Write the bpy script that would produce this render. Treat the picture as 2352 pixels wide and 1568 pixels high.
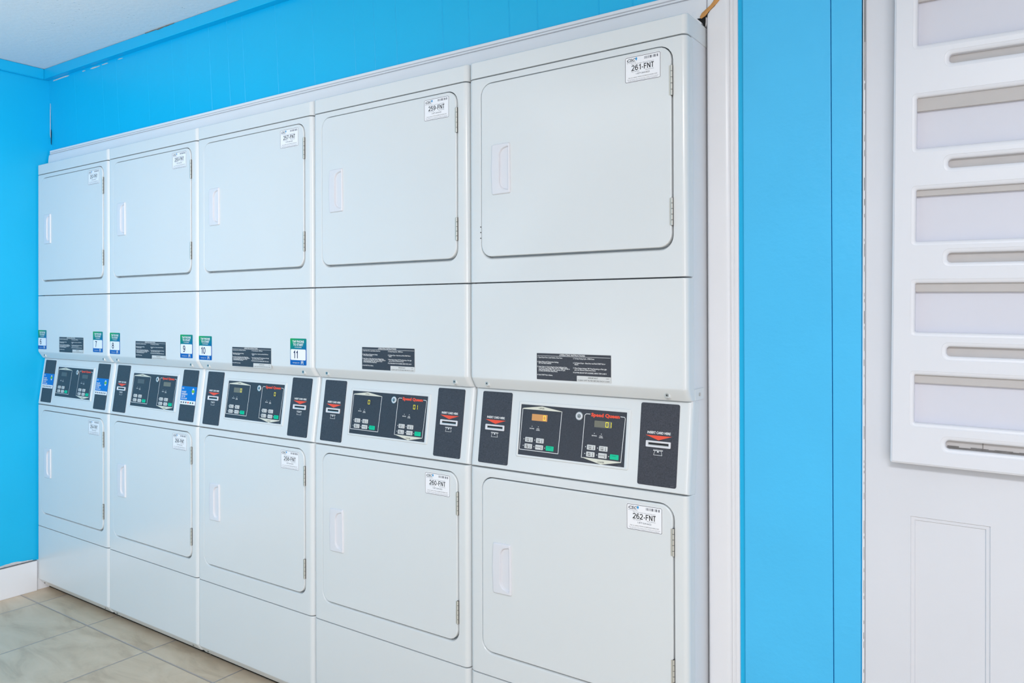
import bpy, bmesh, math, random
from mathutils import Vector, Matrix
for _o in list(bpy.data.objects): bpy.data.objects.remove(_o)
C = bpy.context.scene.collection
SC = bpy.context.scene
PI = math.pi

# ------------------------------------------------------------------ camera
CAM = (4.1481, -1.8029, 1.3924)
YAW, PITCH, ROLL, FPX = -0.6047, 0.0039, -0.0029, 1754.8
cam = bpy.data.cameras.new('camera')
cam.lens = FPX / 2352 * 36; cam.sensor_width = 36; cam.shift_y = -77.1 / 2352
cam.clip_start = 0.05
co = bpy.data.objects.new('camera', cam); C.objects.link(co)
fw = Vector((math.sin(YAW) * math.cos(PITCH), math.cos(YAW) * math.cos(PITCH), math.sin(PITCH)))
r0 = Vector((math.cos(YAW), -math.sin(YAW), 0)); u0 = r0.cross(fw)
rt = r0 * math.cos(ROLL) + u0 * math.sin(ROLL); up = rt.cross(fw)
M = Matrix((rt, up, -fw)).transposed().to_4x4(); M.translation = Vector(CAM)
co.matrix_world = M
SC.camera = co

# ------------------------------------------------------------------ light
SC.view_settings.view_transform = 'Standard'
SC.view_settings.look = 'None'
SC.view_settings.exposure = 0.06
SC.view_settings.gamma = 1.0
SC.view_settings.use_curve_mapping = False
w = bpy.data.worlds.new('daylight'); SC.world = w; w.use_nodes = True
bg = w.node_tree.nodes['Background']
bg.inputs[0].default_value = (0.90, 0.95, 1.0, 1); bg.inputs[1].default_value = 0.5

def area(name, loc, target, sx, sy, power, col=(1, 1, 1), spread=180):
    l = bpy.data.lights.new(name, 'AREA'); l.shape = 'RECTANGLE'; l.size = sx; l.size_y = sy
    l.energy = power; l.color = col; l.spread = math.radians(spread)
    o = bpy.data.objects.new(name, l); C.objects.link(o); o.location = loc
    o.rotation_euler = (Vector(target) - Vector(loc)).to_track_quat('-Z', 'Y').to_euler()
    return o
COOL = (0.97, 0.985, 1.02)
area('ceiling_light', (2.2, -2.3, 2.58), (2.2, -2.3, 0), 1.2, 0.6, 6, COOL)
area('ceiling_light', (4.6, -2.6, 2.58), (4.6, -2.6, 0), 1.2, 0.6, 72, COOL)
area('right_fill', (6.5, -3.4, 1.3), (0, -2.2, 1.3), 2.2, 2.2, 50, COOL)  # added fill from the right; the wall has no doorway here
area('left_wall_fill', (6.5, -3.8, 1.3), (0, -0.5, 1.3), 1.6, 2.0, 20, COOL, spread=50)  # added narrow fill aimed at the left wall, no window modelled
area('ceiling_fill', (1.6, -2.4, 0.9), (0.8, -1.4, 2.62), 1.5, 1.0, 11, COOL)  # added unseen fill pointing up to brighten the ceiling
area('ceiling_fill', (1.7, -1.9, 1.95), (1.0, -1.2, 2.62), 0.9, 0.9, 7, COOL)  # second added fill, close under the ceiling

# ------------------------------------------------------------------ materials
def lin(c):
    return tuple(((v / 255) / 12.92 if v <= 10 else (((v / 255) + 0.055) / 1.055) ** 2.4) for v in c) + (1,)
MATS = {}
def mat(name, col, rough=0.5, metal=0.0, spec=0.5, emit=None, estr=0.0, coat=0.0, var=0.0, vscale=6, bump=0.0, bscale=200):
    m = bpy.data.materials.new(name); m.use_nodes = True
    nt = m.node_tree; b = nt.nodes['Principled BSDF']
    b.inputs['Base Color'].default_value = lin(col); b.inputs['Roughness'].default_value = rough
    b.inputs['Metallic'].default_value = metal; b.inputs['Specular IOR Level'].default_value = spec
    b.inputs['Coat Weight'].default_value = coat; b.inputs['Coat Roughness'].default_value = 0.05
    if emit: b.inputs['Emission Color'].default_value = lin(emit); b.inputs['Emission Strength'].default_value = estr
    tc = nt.nodes.new('ShaderNodeTexCoord')
    if var:
        n = nt.nodes.new('ShaderNodeTexNoise'); n.inputs['Scale'].default_value = vscale; n.inputs['Detail'].default_value = 4
        nt.links.new(tc.outputs['Object'], n.inputs['Vector'])
        r = nt.nodes.new('ShaderNodeMapRange'); r.inputs['From Min'].default_value = 0.3; r.inputs['From Max'].default_value = 0.7
        r.inputs['To Min'].default_value = 1 - var; r.inputs['To Max'].default_value = 1
        mx = nt.nodes.new('ShaderNodeMix'); mx.data_type = 'RGBA'; mx.blend_type = 'MULTIPLY'; mx.inputs['Factor'].default_value = 1
        mx.inputs['A'].default_value = lin(col)
        nt.links.new(n.outputs['Fac'], r.inputs['Value']); nt.links.new(r.outputs['Result'], mx.inputs['B'])
        nt.links.new(mx.outputs['Result'], b.inputs['Base Color'])
    if bump:
        n = nt.nodes.new('ShaderNodeTexNoise'); n.inputs['Scale'].default_value = bscale; n.inputs['Detail'].default_value = 3
        nt.links.new(tc.outputs['Object'], n.inputs['Vector'])
        bp = nt.nodes.new('ShaderNodeBump'); bp.inputs['Strength'].default_value = 1.0; bp.inputs['Distance'].default_value = bump
        nt.links.new(n.outputs['Fac'], bp.inputs['Height']); nt.links.new(bp.outputs['Normal'], b.inputs['Normal'])
    MATS[name] = m
    return m
ENAMEL = mat('white_enamel', (223, 227, 229), 0.22, spec=0.6, var=0.015, vscale=3)
CABINET = mat('white_cabinet_side', (228, 230, 234), 0.3, spec=0.5)
PLASTIC = mat('white_plastic', (224, 225, 231), 0.32)
TRIMW = mat('white_gloss_trim', (234, 235, 239), 0.28, var=0.03, vscale=5)
DOORW = mat('white_door_paint', (221, 223, 230), 0.4, var=0.03, vscale=4, bump=0.0003, bscale=40)
RACKW = mat('white_rack_paint', (226, 228, 235), 0.35, var=0.02, vscale=4)
SHADEGREY = mat('rack_shade_grey', (194, 190, 189), 0.6, var=0.06, vscale=12)  # grey holds the shadow tone inside the rack openings and slots
BACKW = mat('rack_back_paint', (214, 215, 226), 0.5, var=0.03, vscale=5)
BLUE = mat('sky_blue_wall_paint', (0, 186, 236), 0.38, spec=0.5, var=0.03, vscale=3, bump=0.0006, bscale=25)
BLUEP = mat('sky_blue_board_paint', (72, 194, 248), 0.4, spec=0.5, var=0.05, vscale=4, bump=0.0008, bscale=60)
BLACK = mat('black_gap_fill', (14, 13, 12), 0.9)
RAWWOOD = mat('raw_split_wood', (222, 160, 92), 0.8, var=0.3, vscale=40)
PLATE = mat('charcoal_plate', (70, 72, 82), 0.42, var=0.5, vscale=330)
OVER = mat('dark_overlay', (62, 64, 73), 0.4, var=0.3, vscale=300)
INK = mat('black_ink', (28, 28, 32), 0.5)
GREYINK = mat('grey_ink', (112, 114, 124), 0.5)
WHITEINK = mat('white_ink', (236, 237, 238), 0.5)
PAPER = mat('sticker_paper', (246, 246, 250), 0.35)
CREAM = mat('cream_ink', (222, 222, 208), 0.5)
RED = mat('red_orange_ink', (238, 84, 58), 0.5)
BTN = mat('pale_button', (214, 216, 216), 0.45)
GREEN = mat('green_button', (0, 196, 150), 0.45)
METAL = mat('zinc_metal', (190, 190, 186), 0.35, metal=0.9)
HINGE = mat('hinge_metal', (206, 204, 196), 0.42, metal=0.5)
DARKM = mat('dark_metal', (50, 50, 52), 0.5, metal=0.6)
SLOT = mat('slot_dark', (20, 22, 28), 0.6)
NAVY = mat('navy_ink', (24, 34, 78), 0.5)
TEAL = mat('teal_green_print', (0, 136, 118), 0.4)
BLUEINK = mat('royal_blue_print', (0, 92, 178), 0.4)
CYAN = mat('cyan_ink', (20, 150, 214), 0.5)
BRIGHTB = mat('bright_blue_print', (12, 118, 206), 0.4)
LIME = mat('lime_ink', (120, 190, 60), 0.5)
DISPD = mat('display_dim', (88, 92, 94), 0.3)
DISPG = mat('display_grey', (112, 112, 100), 0.3, emit=(90, 88, 70), estr=0.15)
DISPO = mat('display_amber', (150, 110, 70), 0.3, emit=(205, 150, 90), estr=0.55)
SEG = mat('display_segment', (200, 190, 40), 0.4, emit=(225, 215, 40), estr=0.9)
SEGO = mat('display_segment_amber', (230, 180, 50), 0.4, emit=(245, 205, 60), estr=1.0)
CAULK = mat('chipped_white_paint', (222, 222, 224), 0.6, var=0.2, vscale=80)
GRIME = mat('grey_grime', (128, 124, 122), 0.8, var=0.3, vscale=60)

def tap_gradient():
    m = bpy.data.materials.new('tap_sticker_print'); m.use_nodes = True
    nt = m.node_tree; b = nt.nodes['Principled BSDF']; b.inputs['Roughness'].default_value = 0.4
    tc = nt.nodes.new('ShaderNodeTexCoord'); sp = nt.nodes.new('ShaderNodeSeparateXYZ')
    ad = nt.nodes.new('ShaderNodeMath'); ad.operation = 'SUBTRACT'; cr = nt.nodes.new('ShaderNodeValToRGB')
    m1 = nt.nodes.new('ShaderNodeMath'); m1.operation = 'MULTIPLY'; m1.inputs[1].default_value = 0.35
    nt.links.new(tc.outputs['Generated'], sp.inputs[0]); nt.links.new(sp.outputs['X'], m1.inputs[0])
    nt.links.new(sp.outputs['Z'], ad.inputs[0]); nt.links.new(m1.outputs[0], ad.inputs[1]); nt.links.new(ad.outputs[0], cr.inputs[0])
    e = cr.color_ramp.elements
    e[0].position = 0.1; e[0].color = lin((0, 88, 180)); e[1].position = 0.95; e[1].color = lin((20, 165, 80))
    x = e.new(0.6); x.color = lin((0, 128, 128))
    nt.links.new(cr.outputs[0], b.inputs['Base Color'])
    return m
TAPG = tap_gradient()

def floor_material():
    m = bpy.data.materials.new('beige_stone_tile'); m.use_nodes = True
    nt = m.node_tree; N = nt.nodes; L = nt.links; b = N['Principled BSDF']
    tc = N.new('ShaderNodeTexCoord'); sp = N.new('ShaderNodeSeparateXYZ'); L.new(tc.outputs['Object'], sp.inputs[0])
    def mth(op, a, bb=None, c=None):
        n = N.new('ShaderNodeMath'); n.operation = op
        for i, v in enumerate((a, bb, c)):
            if v is None: continue
            if isinstance(v, (int, float)): n.inputs[i].default_value = v
            else: L.new(v, n.inputs[i])
        return n.outputs[0]
    P = 0.4645; G = 0.0065
    def cell(s, off):
        a = mth('DIVIDE', mth('SUBTRACT', s, off), P)
        return mth('FLOOR', a), mth('MULTIPLY', mth('ABSOLUTE', mth('SUBTRACT', mth('FRACT', mth('ADD', a, 0.5)), 0.5)), P)
    ix, dx = cell(sp.outputs['X'], 0.193); iy, dy = cell(sp.outputs['Y'], -0.080)
    d = mth('MINIMUM', dx, dy)
    nz = N.new('ShaderNodeTexNoise'); nz.inputs['Scale'].default_value = 60; L.new(tc.outputs['Object'], nz.inputs['Vector'])
    dd = mth('ADD', d, mth('MULTIPLY', mth('SUBTRACT', nz.outputs['Fac'], 0.5), 0.003))
    gr = N.new('ShaderNodeMapRange'); gr.inputs['From Min'].default_value = G * 0.35; gr.inputs['From Max'].default_value = G * 0.75
    L.new(dd, gr.inputs['Value'])
    cb = N.new('ShaderNodeCombineXYZ'); L.new(ix, cb.inputs[0]); L.new(iy, cb.inputs[1])
    wn = N.new('ShaderNodeTexWhiteNoise'); L.new(cb.outputs[0], wn.inputs['Vector'])
    va = N.new('ShaderNodeVectorMath'); va.operation = 'MULTIPLY_ADD'; va.inputs[1].default_value = (9, 9, 9)
    L.new(wn.outputs['Color'], va.inputs[0])
    mp = N.new('ShaderNodeMapping'); mp.inputs['Rotation'].default_value = (0, 0, 0.5); mp.inputs['Scale'].default_value = (1, 2.6, 1)
    L.new(tc.outputs['Object'], mp.inputs['Vector']); L.new(mp.outputs[0], va.inputs[2])
    n1 = N.new('ShaderNodeTexNoise'); n1.inputs['Scale'].default_value = 3.5; n1.inputs['Detail'].default_value = 9; n1.inputs['Roughness'].default_value = 0.6
    n1.inputs['Distortion'].default_value = 0.6
    L.new(va.outputs[0], n1.inputs['Vector'])
    cr = N.new('ShaderNodeValToRGB'); e = cr.color_ramp.elements
    e[0].position = 0.22; e[0].color = lin((176, 152, 126)); e[1].position = 0.78; e[1].color = lin((230, 210, 186))
    x = e.new(0.5); x.color = lin((214, 193, 167)); L.new(n1.outputs['Fac'], cr.inputs[0])
    mx = N.new('ShaderNodeMix'); mx.data_type = 'RGBA'; mx.inputs['A'].default_value = lin((176, 163, 156))
    L.new(gr.outputs['Result'], mx.inputs['Factor']); L.new(cr.outputs[0], mx.inputs['B']); L.new(mx.outputs['Result'], b.inputs['Base Color'])
    b.inputs['Roughness'].default_value = 0.42
    bp = N.new('ShaderNodeBump'); bp.inputs['Distance'].default_value = 0.0015; L.new(gr.outputs['Result'], bp.inputs['Height'])
    L.new(bp.outputs['Normal'], b.inputs['Normal'])
    return m
def ceiling_material():
    m = mat('textured_ceiling_paint', (236, 238, 240), 0.75)
    nt = m.node_tree; N = nt.nodes; L = nt.links; b = N['Principled BSDF']
    tc = N.new('ShaderNodeTexCoord')
    n = N.new('ShaderNodeTexNoise'); n.inputs['Scale'].default_value = 55; n.inputs['Detail'].default_value = 5
    v = N.new('ShaderNodeTexVoronoi'); v.inputs['Scale'].default_value = 45
    L.new(tc.outputs['Object'], n.inputs['Vector']); L.new(tc.outputs['Object'], v.inputs['Vector'])
    r = N.new('ShaderNodeMapRange'); r.inputs['From Min'].default_value = 0.0; r.inputs['From Max'].default_value = 0.16; r.inputs['To Min'].default_value = 1; r.inputs['To Max'].default_value = 0
    L.new(v.outputs['Distance'], r.inputs['Value'])
    n2 = N.new('ShaderNodeTexNoise'); n2.inputs['Scale'].default_value = 4; L.new(tc.outputs['Object'], n2.inputs['Vector'])
    r2 = N.new('ShaderNodeMapRange'); r2.inputs['From Min'].default_value = 0.56; r2.inputs['From Max'].default_value = 0.62
    L.new(n2.outputs['Fac'], r2.inputs['Value'])
    mm = N.new('ShaderNodeMath'); mm.operation = 'MULTIPLY'; L.new(r.outputs[0], mm.inputs[0]); L.new(r2.outputs[0], mm.inputs[1])
    ad = N.new('ShaderNodeMath'); ad.operation = 'MULTIPLY_ADD'; ad.inputs[1].default_value = 0.5; L.new(n.outputs['Fac'], ad.inputs[0]); L.new(mm.outputs[0], ad.inputs[2])
    bp = N.new('ShaderNodeBump'); bp.inputs['Distance'].default_value = 0.004; L.new(ad.outputs[0], bp.inputs['Height'])
    L.new(bp.outputs['Normal'], b.inputs['Normal'])
    return m
FLOOR = floor_material(); CEIL = ceiling_material()

# ------------------------------------------------------------------ mesh helpers
def rrect(x0, x1, z0, z1, r=0.0, seg=4):
    if r <= 0: return [(x0, z0), (x1, z0), (x1, z1), (x0, z1)]
    out = []
    for cx, cz, a in ((x1 - r, z0 + r, -PI / 2), (x1 - r, z1 - r, 0), (x0 + r, z1 - r, PI / 2), (x0 + r, z0 + r, PI)):
        for i in range(seg + 1):
            t = a + PI / 2 * i / seg
            out.append((cx + r * math.cos(t), cz + r * math.sin(t)))
    return out
def rpoly(pts, r, seg=3):
    out = []; n = len(pts)
    for i in range(n):
        p = Vector(pts[i]); a = Vector(pts[i - 1]); b = Vector(pts[(i + 1) % n])
        da = (a - p); db = (b - p); q = min(r, da.length * 0.45, db.length * 0.45)
        s = p + da.normalized() * q; e = p + db.normalized() * q
        for k in range(seg + 1):
            t = k / seg
            v = s * (1 - t) ** 2 + p * 2 * t * (1 - t) + e * t ** 2
            out.append((v.x, v.y))
    return out
def circ(cx, cz, r, n=24): return [(cx + r * math.cos(2 * PI * i / n), cz + r * math.sin(2 * PI * i / n)) for i in range(n)]
def scale_loop(l, s, c=None):
    if c is None: c = (sum(p[0] for p in l) / len(l), sum(p[1] for p in l) / len(l))
    return [(c[0] + (p[0] - c[0]) * s, c[1] + (p[1] - c[1]) * s) for p in l]

def _arc(cx, cz, rx, rz, a0, a1, n=14): return [(cx + rx * math.cos(math.radians(a0 + (a1 - a0) * i / n)), cz + rz * math.sin(math.radians(a0 + (a1 - a0) * i / n))) for i in range(n + 1)]
_six = [(False, _arc(0.27, 0.72, 0.21, 0.28, 25, 90, 5) + _arc(0.27, 0.42, 0.24, 0.58, 92, 180, 8)), (True, _arc(0.26, 0.30, 0.23, 0.30, 0, 342, 19))]
GLYPH = {'0': (0.52, [(True, _arc(0.26, 0.5, 0.24, 0.5, 0, 345, 23))]), '1': (0.40, [(False, [(0.08, 0.76), (0.30, 1.0), (0.30, -0.07)])]),
 '2': (0.52, [(False, _arc(0.25, 0.72, 0.23, 0.28, 165, -25) + [(0.34, 0.42), (0.02, 0.0), (0.52, 0.0)])]),
 '3': (0.50, [(False, _arc(0.22, 0.75, 0.21, 0.25, 155, -85)), (False, _arc(0.22, 0.26, 0.26, 0.26, 85, -160))]),
 '4': (0.52, [(False, [(0.40, -0.07), (0.40, 1.0), (0.0, 0.27), (0.54, 0.27)])]),
 '5': (0.52, [(False, [(0.48, 1.0), (0.10, 1.0), (0.05, 0.50)] + _arc(0.25, 0.31, 0.25, 0.31, 125, -155))]),
 '6': (0.52, _six), '9': (0.52, [(c, [(0.52 - x, 1 - z) for x, z in p]) for c, p in _six]),
 '7': (0.52, [(False, [(0.0, 1.0), (0.50, 1.0), (0.30, 0.55), (0.18, -0.07)])]),
 '8': (0.52, [(True, _arc(0.26, 0.76, 0.20, 0.24, 0, 342, 19)), (True, _arc(0.26, 0.27, 0.25, 0.27, 0, 342, 19))]),
 '-': (0.28, [(False, [(0.02, 0.36), (0.26, 0.36)])]),
 'F': (0.48, [(False, [(0.04, -0.07), (0.04, 1.0), (0.50, 1.0)]), (False, [(0.04, 0.52), (0.45, 0.52)])]),
 'N': (0.54, [(False, [(0.03, -0.07), (0.03, 1.05)]), (False, [(0.04, 1.0), (0.51, 0.0)]), (False, [(0.52, -0.05), (0.52, 1.07)])]),
 'T': (0.50, [(False, [(0.0, 1.0), (0.52, 1.0)]), (False, [(0.26, 1.0), (0.26, -0.07)])])}
class B:
    """collects shapes with several materials into ONE mesh"""
    def __init__(self): self.bm = bmesh.new(); self.mats = []
    def mi(self, m):
        if m not in self.mats: self.mats.append(m)
        return self.mats.index(m)
    def face(self, vs, mi, smooth=True):
        try:
            f = self.bm.faces.new(vs); f.material_index = mi; f.smooth = smooth; return f
        except ValueError: return None
    def ringed(self, outer, inner=None, m=None, capm=None, back=True, holes=()):
        """outer/inner: lists of (loop, y), front ring first; fills the front between them"""
        mi = self.mi(m); cm = self.mi(capm or m)
        def rings(lst):
            R = [[self.bm.verts.new((x, y, z)) for x, z in loop] for loop, y in lst]
            for a, b in zip(R, R[1:]):
                n = len(a)
                for i in range(n): self.face((a[i], a[(i + 1) % n], b[(i + 1) % n], b[i]), mi)
            return R
        O = rings(outer); Is = []
        allin = ([inner] if inner else []) + list(holes)
        for lst in allin:
            I = rings(lst); Is.append(I)
            self.face(I[-1], cm)
        if not allin: self.face(O[0], mi)
        else:
            es = []
            for ring in [O[0]] + [I[0] for I in Is]:
                n = len(ring)
                for i in range(n):
                    e = self.bm.edges.get((ring[i], ring[(i + 1) % n])) or self.bm.edges.new((ring[i], ring[(i + 1) % n]))
                    es.append(e)
            g = bmesh.ops.triangle_fill(self.bm, use_beauty=True, use_dissolve=False, edges=es)
            for f in g['geom']:
                if isinstance(f, bmesh.types.BMFace): f.material_index = mi; f.smooth = True
        if back: self.face(O[-1], mi)
        return self
    def slab(self, loop, y0, y1, m, bev=0.0, seg=2):
        """solid plate from outline; front at y0 (nearer the viewer), back at y1"""
        if bev <= 0: return self.ringed([(loop, y0), (loop, y1)], m=m)
        rs = []
        for k in range(seg + 1):
            t = PI / 2 * k / seg
            rs.append((inset(loop, bev * (1 - math.sin(t))), y0 + bev * (1 - math.cos(t))))
        rs.append((loop, y1))
        return self.ringed(rs, m=m)
    def flat(self, loop, y, m):
        mi = self.mi(m); self.face([self.bm.verts.new((x, y, z)) for x, z in loop], mi, False); return self
    def rect(self, x0, x1, z0, z1, y, m, r=0): return self.flat(rrect(x0, x1, z0, z1, r, 3), y, m)
    def outline(self, loop, wd, y, m, closed=True):
        mi = self.mi(m); i2 = inset(loop, wd); n = len(loop)
        a = [self.bm.verts.new((x, y, z)) for x, z in loop]; b = [self.bm.verts.new((x, y, z)) for x, z in i2]
        for i in range(n): self.face((a[i], a[(i + 1) % n], b[(i + 1) % n], b[i]), mi, False)
        return self
    def line(self, pts, wd, y, m):
        mi = self.mi(m)
        for p, q in zip(pts, pts[1:]):
            d = Vector((q[0] - p[0], q[1] - p[1])); d.normalize(); nx, nz = -d.y * wd / 2, d.x * wd / 2
            ex, ez = d.x * wd / 2, d.y * wd / 2
            self.face([self.bm.verts.new((x, y, z)) for x, z in ((p[0] - nx - ex, p[1] - nz - ez), (q[0] - nx + ex, q[1] - nz + ez), (q[0] + nx + ex, q[1] + nz + ez), (p[0] + nx - ex, p[1] + nz - ez))], mi, False)
        return self
    def box(self, x0, x1, y0, y1, z0, z1, m, bev=0.0):
        mi = self.mi(m)
        g = bmesh.ops.create_cube(self.bm, size=1)
        bmesh.ops.scale(self.bm, vec=(x1 - x0, y1 - y0, z1 - z0), verts=g['verts'])
        bmesh.ops.translate(self.bm, vec=((x0 + x1) / 2, (y0 + y1) / 2, (z0 + z1) / 2), verts=g['verts'])
        fs = set(f for v in g['verts'] for f in v.link_faces)
        for f in fs: f.material_index = mi; f.smooth = bev > 0
        if bev > 0:
            bmesh.ops.bevel(self.bm, geom=list(set(e for v in g['verts'] for e in v.link_edges)), offset=bev, segments=2, affect='EDGES', material=mi)
        return self
    def cyl(self, p, r, h, axis, m, n=20, r2=None):
        mi = self.mi(m)
        g = bmesh.ops.create_cone(self.bm, cap_ends=True, segments=n, radius1=r, radius2=r if r2 is None else r2, depth=h)
        R = {'z': Matrix.Identity(4), 'y': Matrix.Rotation(PI / 2, 4, 'X'), 'x': Matrix.Rotation(PI / 2, 4, 'Y')}[axis]
        bmesh.ops.transform(self.bm, matrix=Matrix.Translation(p) @ R, verts=g['verts'])
        for f in set(f for v in g['verts'] for f in v.link_faces): f.material_index = mi; f.smooth = len(f.verts) == 4
        return self
    def text(self, s, x, z, size, y, m, align='LEFT', bold=0.0, shear=0.0, sx=1.0, fit=None, line=1.0, rot=0.0):
        me = text_mesh(s, align, bold, shear, line)
        mi = self.mi(m)
        xs = [v.co.x for v in me.vertices]
        if not xs: return self
        wd = max(xs) - min(xs)
        if fit: sx = fit / (wd * size)
        base = [self.bm.verts.new((x + v.co.x * size * sx * math.cos(rot) - v.co.y * size * math.sin(rot), y, z + v.co.y * size * math.cos(rot) + v.co.x * size * sx * math.sin(rot))) for v in me.vertices]
        for p in me.polygons: self.face([base[i] for i in p.vertices], mi, False)
        return self
    def ribbon(self, pts, wd, y, m, closed=False):
        mi = self.mi(m); P = [Vector(p) for p in pts]; n = len(P); L = []; R = []
        for i in range(n):
            a = P[i - 1] if (closed or i) else P[i]; c = P[(i + 1) % n] if (closed or i < n - 1) else P[i]
            d1 = (P[i] - a); d2 = (c - P[i])
            if d1.length < 1e-9: d1 = d2
            if d2.length < 1e-9: d2 = d1
            d1.normalize(); d2.normalize()
            n1 = Vector((-d1.y, d1.x)); n2 = Vector((-d2.y, d2.x)); q = n1 + n2
            q = q / max(q.length_squared, 0.5) * 2
            L.append(self.bm.verts.new((P[i].x + q.x * wd / 2, y, P[i].y + q.y * wd / 2))); R.append(self.bm.verts.new((P[i].x - q.x * wd / 2, y, P[i].y - q.y * wd / 2)))
        for i in range(n if closed else n - 1): self.face((L[i], L[(i + 1) % n], R[(i + 1) % n], R[i]), mi, False)
        return self
    def strokes(self, s, cx, z, h, y, m, wd=0.13, sx=1.0, gap=0.20):
        """centred sans-serif lettering drawn with even strokes; wd relative to the height"""
        tot = sum(GLYPH[c][0] for c in s) + gap * (len(s) - 1); x = cx - tot * h * sx / 2
        for c in s:
            gw, parts = GLYPH[c]
            for closed, pts in parts: self.ribbon([(x + px * h * sx, z + (wd / 2 + pz * (1 - wd)) * h) for px, pz in pts], wd * h, y, m, closed)
            x += (gw + gap) * h * sx
        return self
    def build(self, name, parent=None, matrix=None, wn=True):
        if matrix is not None: bmesh.ops.transform(self.bm, matrix=matrix, verts=self.bm.verts)
        bmesh.ops.recalc_face_normals(self.bm, faces=self.bm.faces)
        sharp(self.bm, 50)
        me = bpy.data.meshes.new(name)
        self.bm.to_mesh(me); self.bm.free()
        for m in self.mats: me.materials.append(m)
        me['wn'] = 1 if wn else 0
        return me
    def recalc(self): bmesh.ops.recalc_face_normals(self.bm, faces=self.bm.faces); return self

def inset(loop, d):
    if abs(d) < 1e-9: return list(loop)
    n = len(loop); out = []
    area2 = sum(loop[i][0] * loop[(i + 1) % n][1] - loop[(i + 1) % n][0] * loop[i][1] for i in range(n))
    s = 1 if area2 > 0 else -1
    for i in range(n):
        p = Vector(loop[i]); a = Vector(loop[i - 1]); b = Vector(loop[(i + 1) % n])
        e1 = (p - a); e2 = (b - p)
        if e1.length < 1e-9: e1 = e2
        if e2.length < 1e-9: e2 = e1
        e1.normalize(); e2.normalize()
        n1 = Vector((-e1.y, e1.x)) * s; n2 = Vector((-e2.y, e2.x)) * s
        q = n1 + n2
        if q.length < 1e-6: q = n1
        q = q / max(q.length_squared, 0.4) * 2
        out.append((p.x + q.x * d, p.y + q.y * d))
    return out

_T = {}
def text_mesh(s, align, bold, shear, line):
    k = (s, align, bold, shear, line)
    if k not in _T:
        cu = bpy.data.curves.new('t', 'FONT'); cu.body = s; cu.align_x = align; cu.offset = bold; cu.shear = shear
        cu.space_line = line; cu.resolution_u = 2; cu.size = 1.0
        o = bpy.data.objects.new('t', cu); C.objects.link(o)
        dg = bpy.context.evaluated_depsgraph_get(); dg.update()
        me = bpy.data.meshes.new_from_object(o.evaluated_get(dg))
        bpy.data.objects.remove(o); bpy.data.curves.remove(cu)
        _T[k] = me
    return _T[k]

def put(name, me, parent=None, loc=(0, 0, 0), label=None, rot=None):
    o = bpy.data.objects.new(name, me); C.objects.link(o); o.location = loc
    if rot: o.rotation_euler = rot
    if parent: o.parent = parent
    if label: o['label'] = label
    if me.get('wn'):
        md = o.modifiers.new('wn', 'WEIGHTED_NORMAL'); md.keep_sharp = True; md.weight = 80
    return o
def thing(name, loc, label, cat, group=None, rot=(0, 0, 0)):
    o = bpy.data.objects.new(name, None); C.objects.link(o); o.location = loc; o.rotation_euler = rot
    o['label'] = label; o['category'] = cat
    if group: o['group'] = group
    o.empty_display_size = 0.1
    return o
def sharp(bm, ang=50):
    for e in bm.edges:
        if len(e.link_faces) == 2:
            if e.calc_face_angle(0) > math.radians(ang): e.smooth = False

# ------------------------------------------------------------------ the setting
A = math.radians(1.25)                       # the panelled wall runs slightly off the row of machines
WF = Matrix.Translation((0, 0.055, 0)) @ Matrix.Rotation(A, 4, 'Z')   # wall frame: x along wall, y into wall, z up
def struct(name, b, label=None, wn=True, parent=None, wall=False):
    b.recalc(); sharp(b.bm, 40)
    o = put(name, b.build(name, wn=wn), parent)
    if wall: o.matrix_world = WF
    if parent is None: o['kind'] = 'structure'
    if label: o['label'] = label
    return o
CZ = 2.622
b = B(); b.box(-0.2, 7.0, -5.2, 1.0, -0.1, 0.0, FLOOR); struct('floor', b, wn=False)
b = B(); b.box(-0.2, 7.0, -5.2, 1.0, CZ, CZ + 0.1, CEIL); struct('ceiling', b, wn=False)
# left wall with very faint panel grooves
b = B(); mi = b.mi(BLUE)
ys = [-5.2]; gro = []
yy = -0.30
while yy > -5.0: gro.append(yy); yy -= random.Random(int(yy * 100)).choice((0.10, 0.20, 0.15))
prof = [(1.0, 0)]
for g in gro: prof += [(g + 0.002, 0), (g, -0.0012), (g - 0.002, 0)]
prof.append((-5.2, 0))
top = [b.bm.verts.new((-0.003 + d, y, CZ)) for y, d in prof]; bot = [b.bm.verts.new((-0.003 + d, y, 0)) for y, d in prof]
top2 = [b.bm.verts.new((-0.12, y, CZ)) for y in (1.0, -5.2)]; bot2 = [b.bm.verts.new((-0.12, y, 0)) for y in (1.0, -5.2)]
for i in range(len(prof) - 1): b.face((top[i], top[i + 1], bot[i + 1], bot[i]), mi, False)
b.face((top2[0], top2[1], bot2[1], bot2[0]), mi, False); b.face(top + [top2[1], top2[0]], mi, False); b.face(bot + [bot2[1], bot2[0]], mi, False)
struct('wall_left', b, wn=False)
# closed alcove behind the machines, far right wall, and the piers of the open shopfront behind the camera
b = B(); b.box(-0.1, 7.0, 0.9, 1.0, 0, CZ, TRIMW); struct('wall_back', b, wn=False)
b = B(); b.box(6.6, 6.7, -5.2, 1.0, 0, CZ, DOORW); struct('wall_right', b, wn=False)
b = B(); b.box(-0.1, 1.0, -5.2, -5.1, 0, CZ, DOORW); b.box(5.8, 6.7, -5.2, -5.1, 0, CZ, DOORW); b.box(1.0, 5.8, -5.2, -5.1, 2.3, CZ, DOORW); b.box(1.0, 5.8, -5.2, -5.1, 0, 0.35, DOORW)
struct('wall_rear', b, wn=False)

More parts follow.
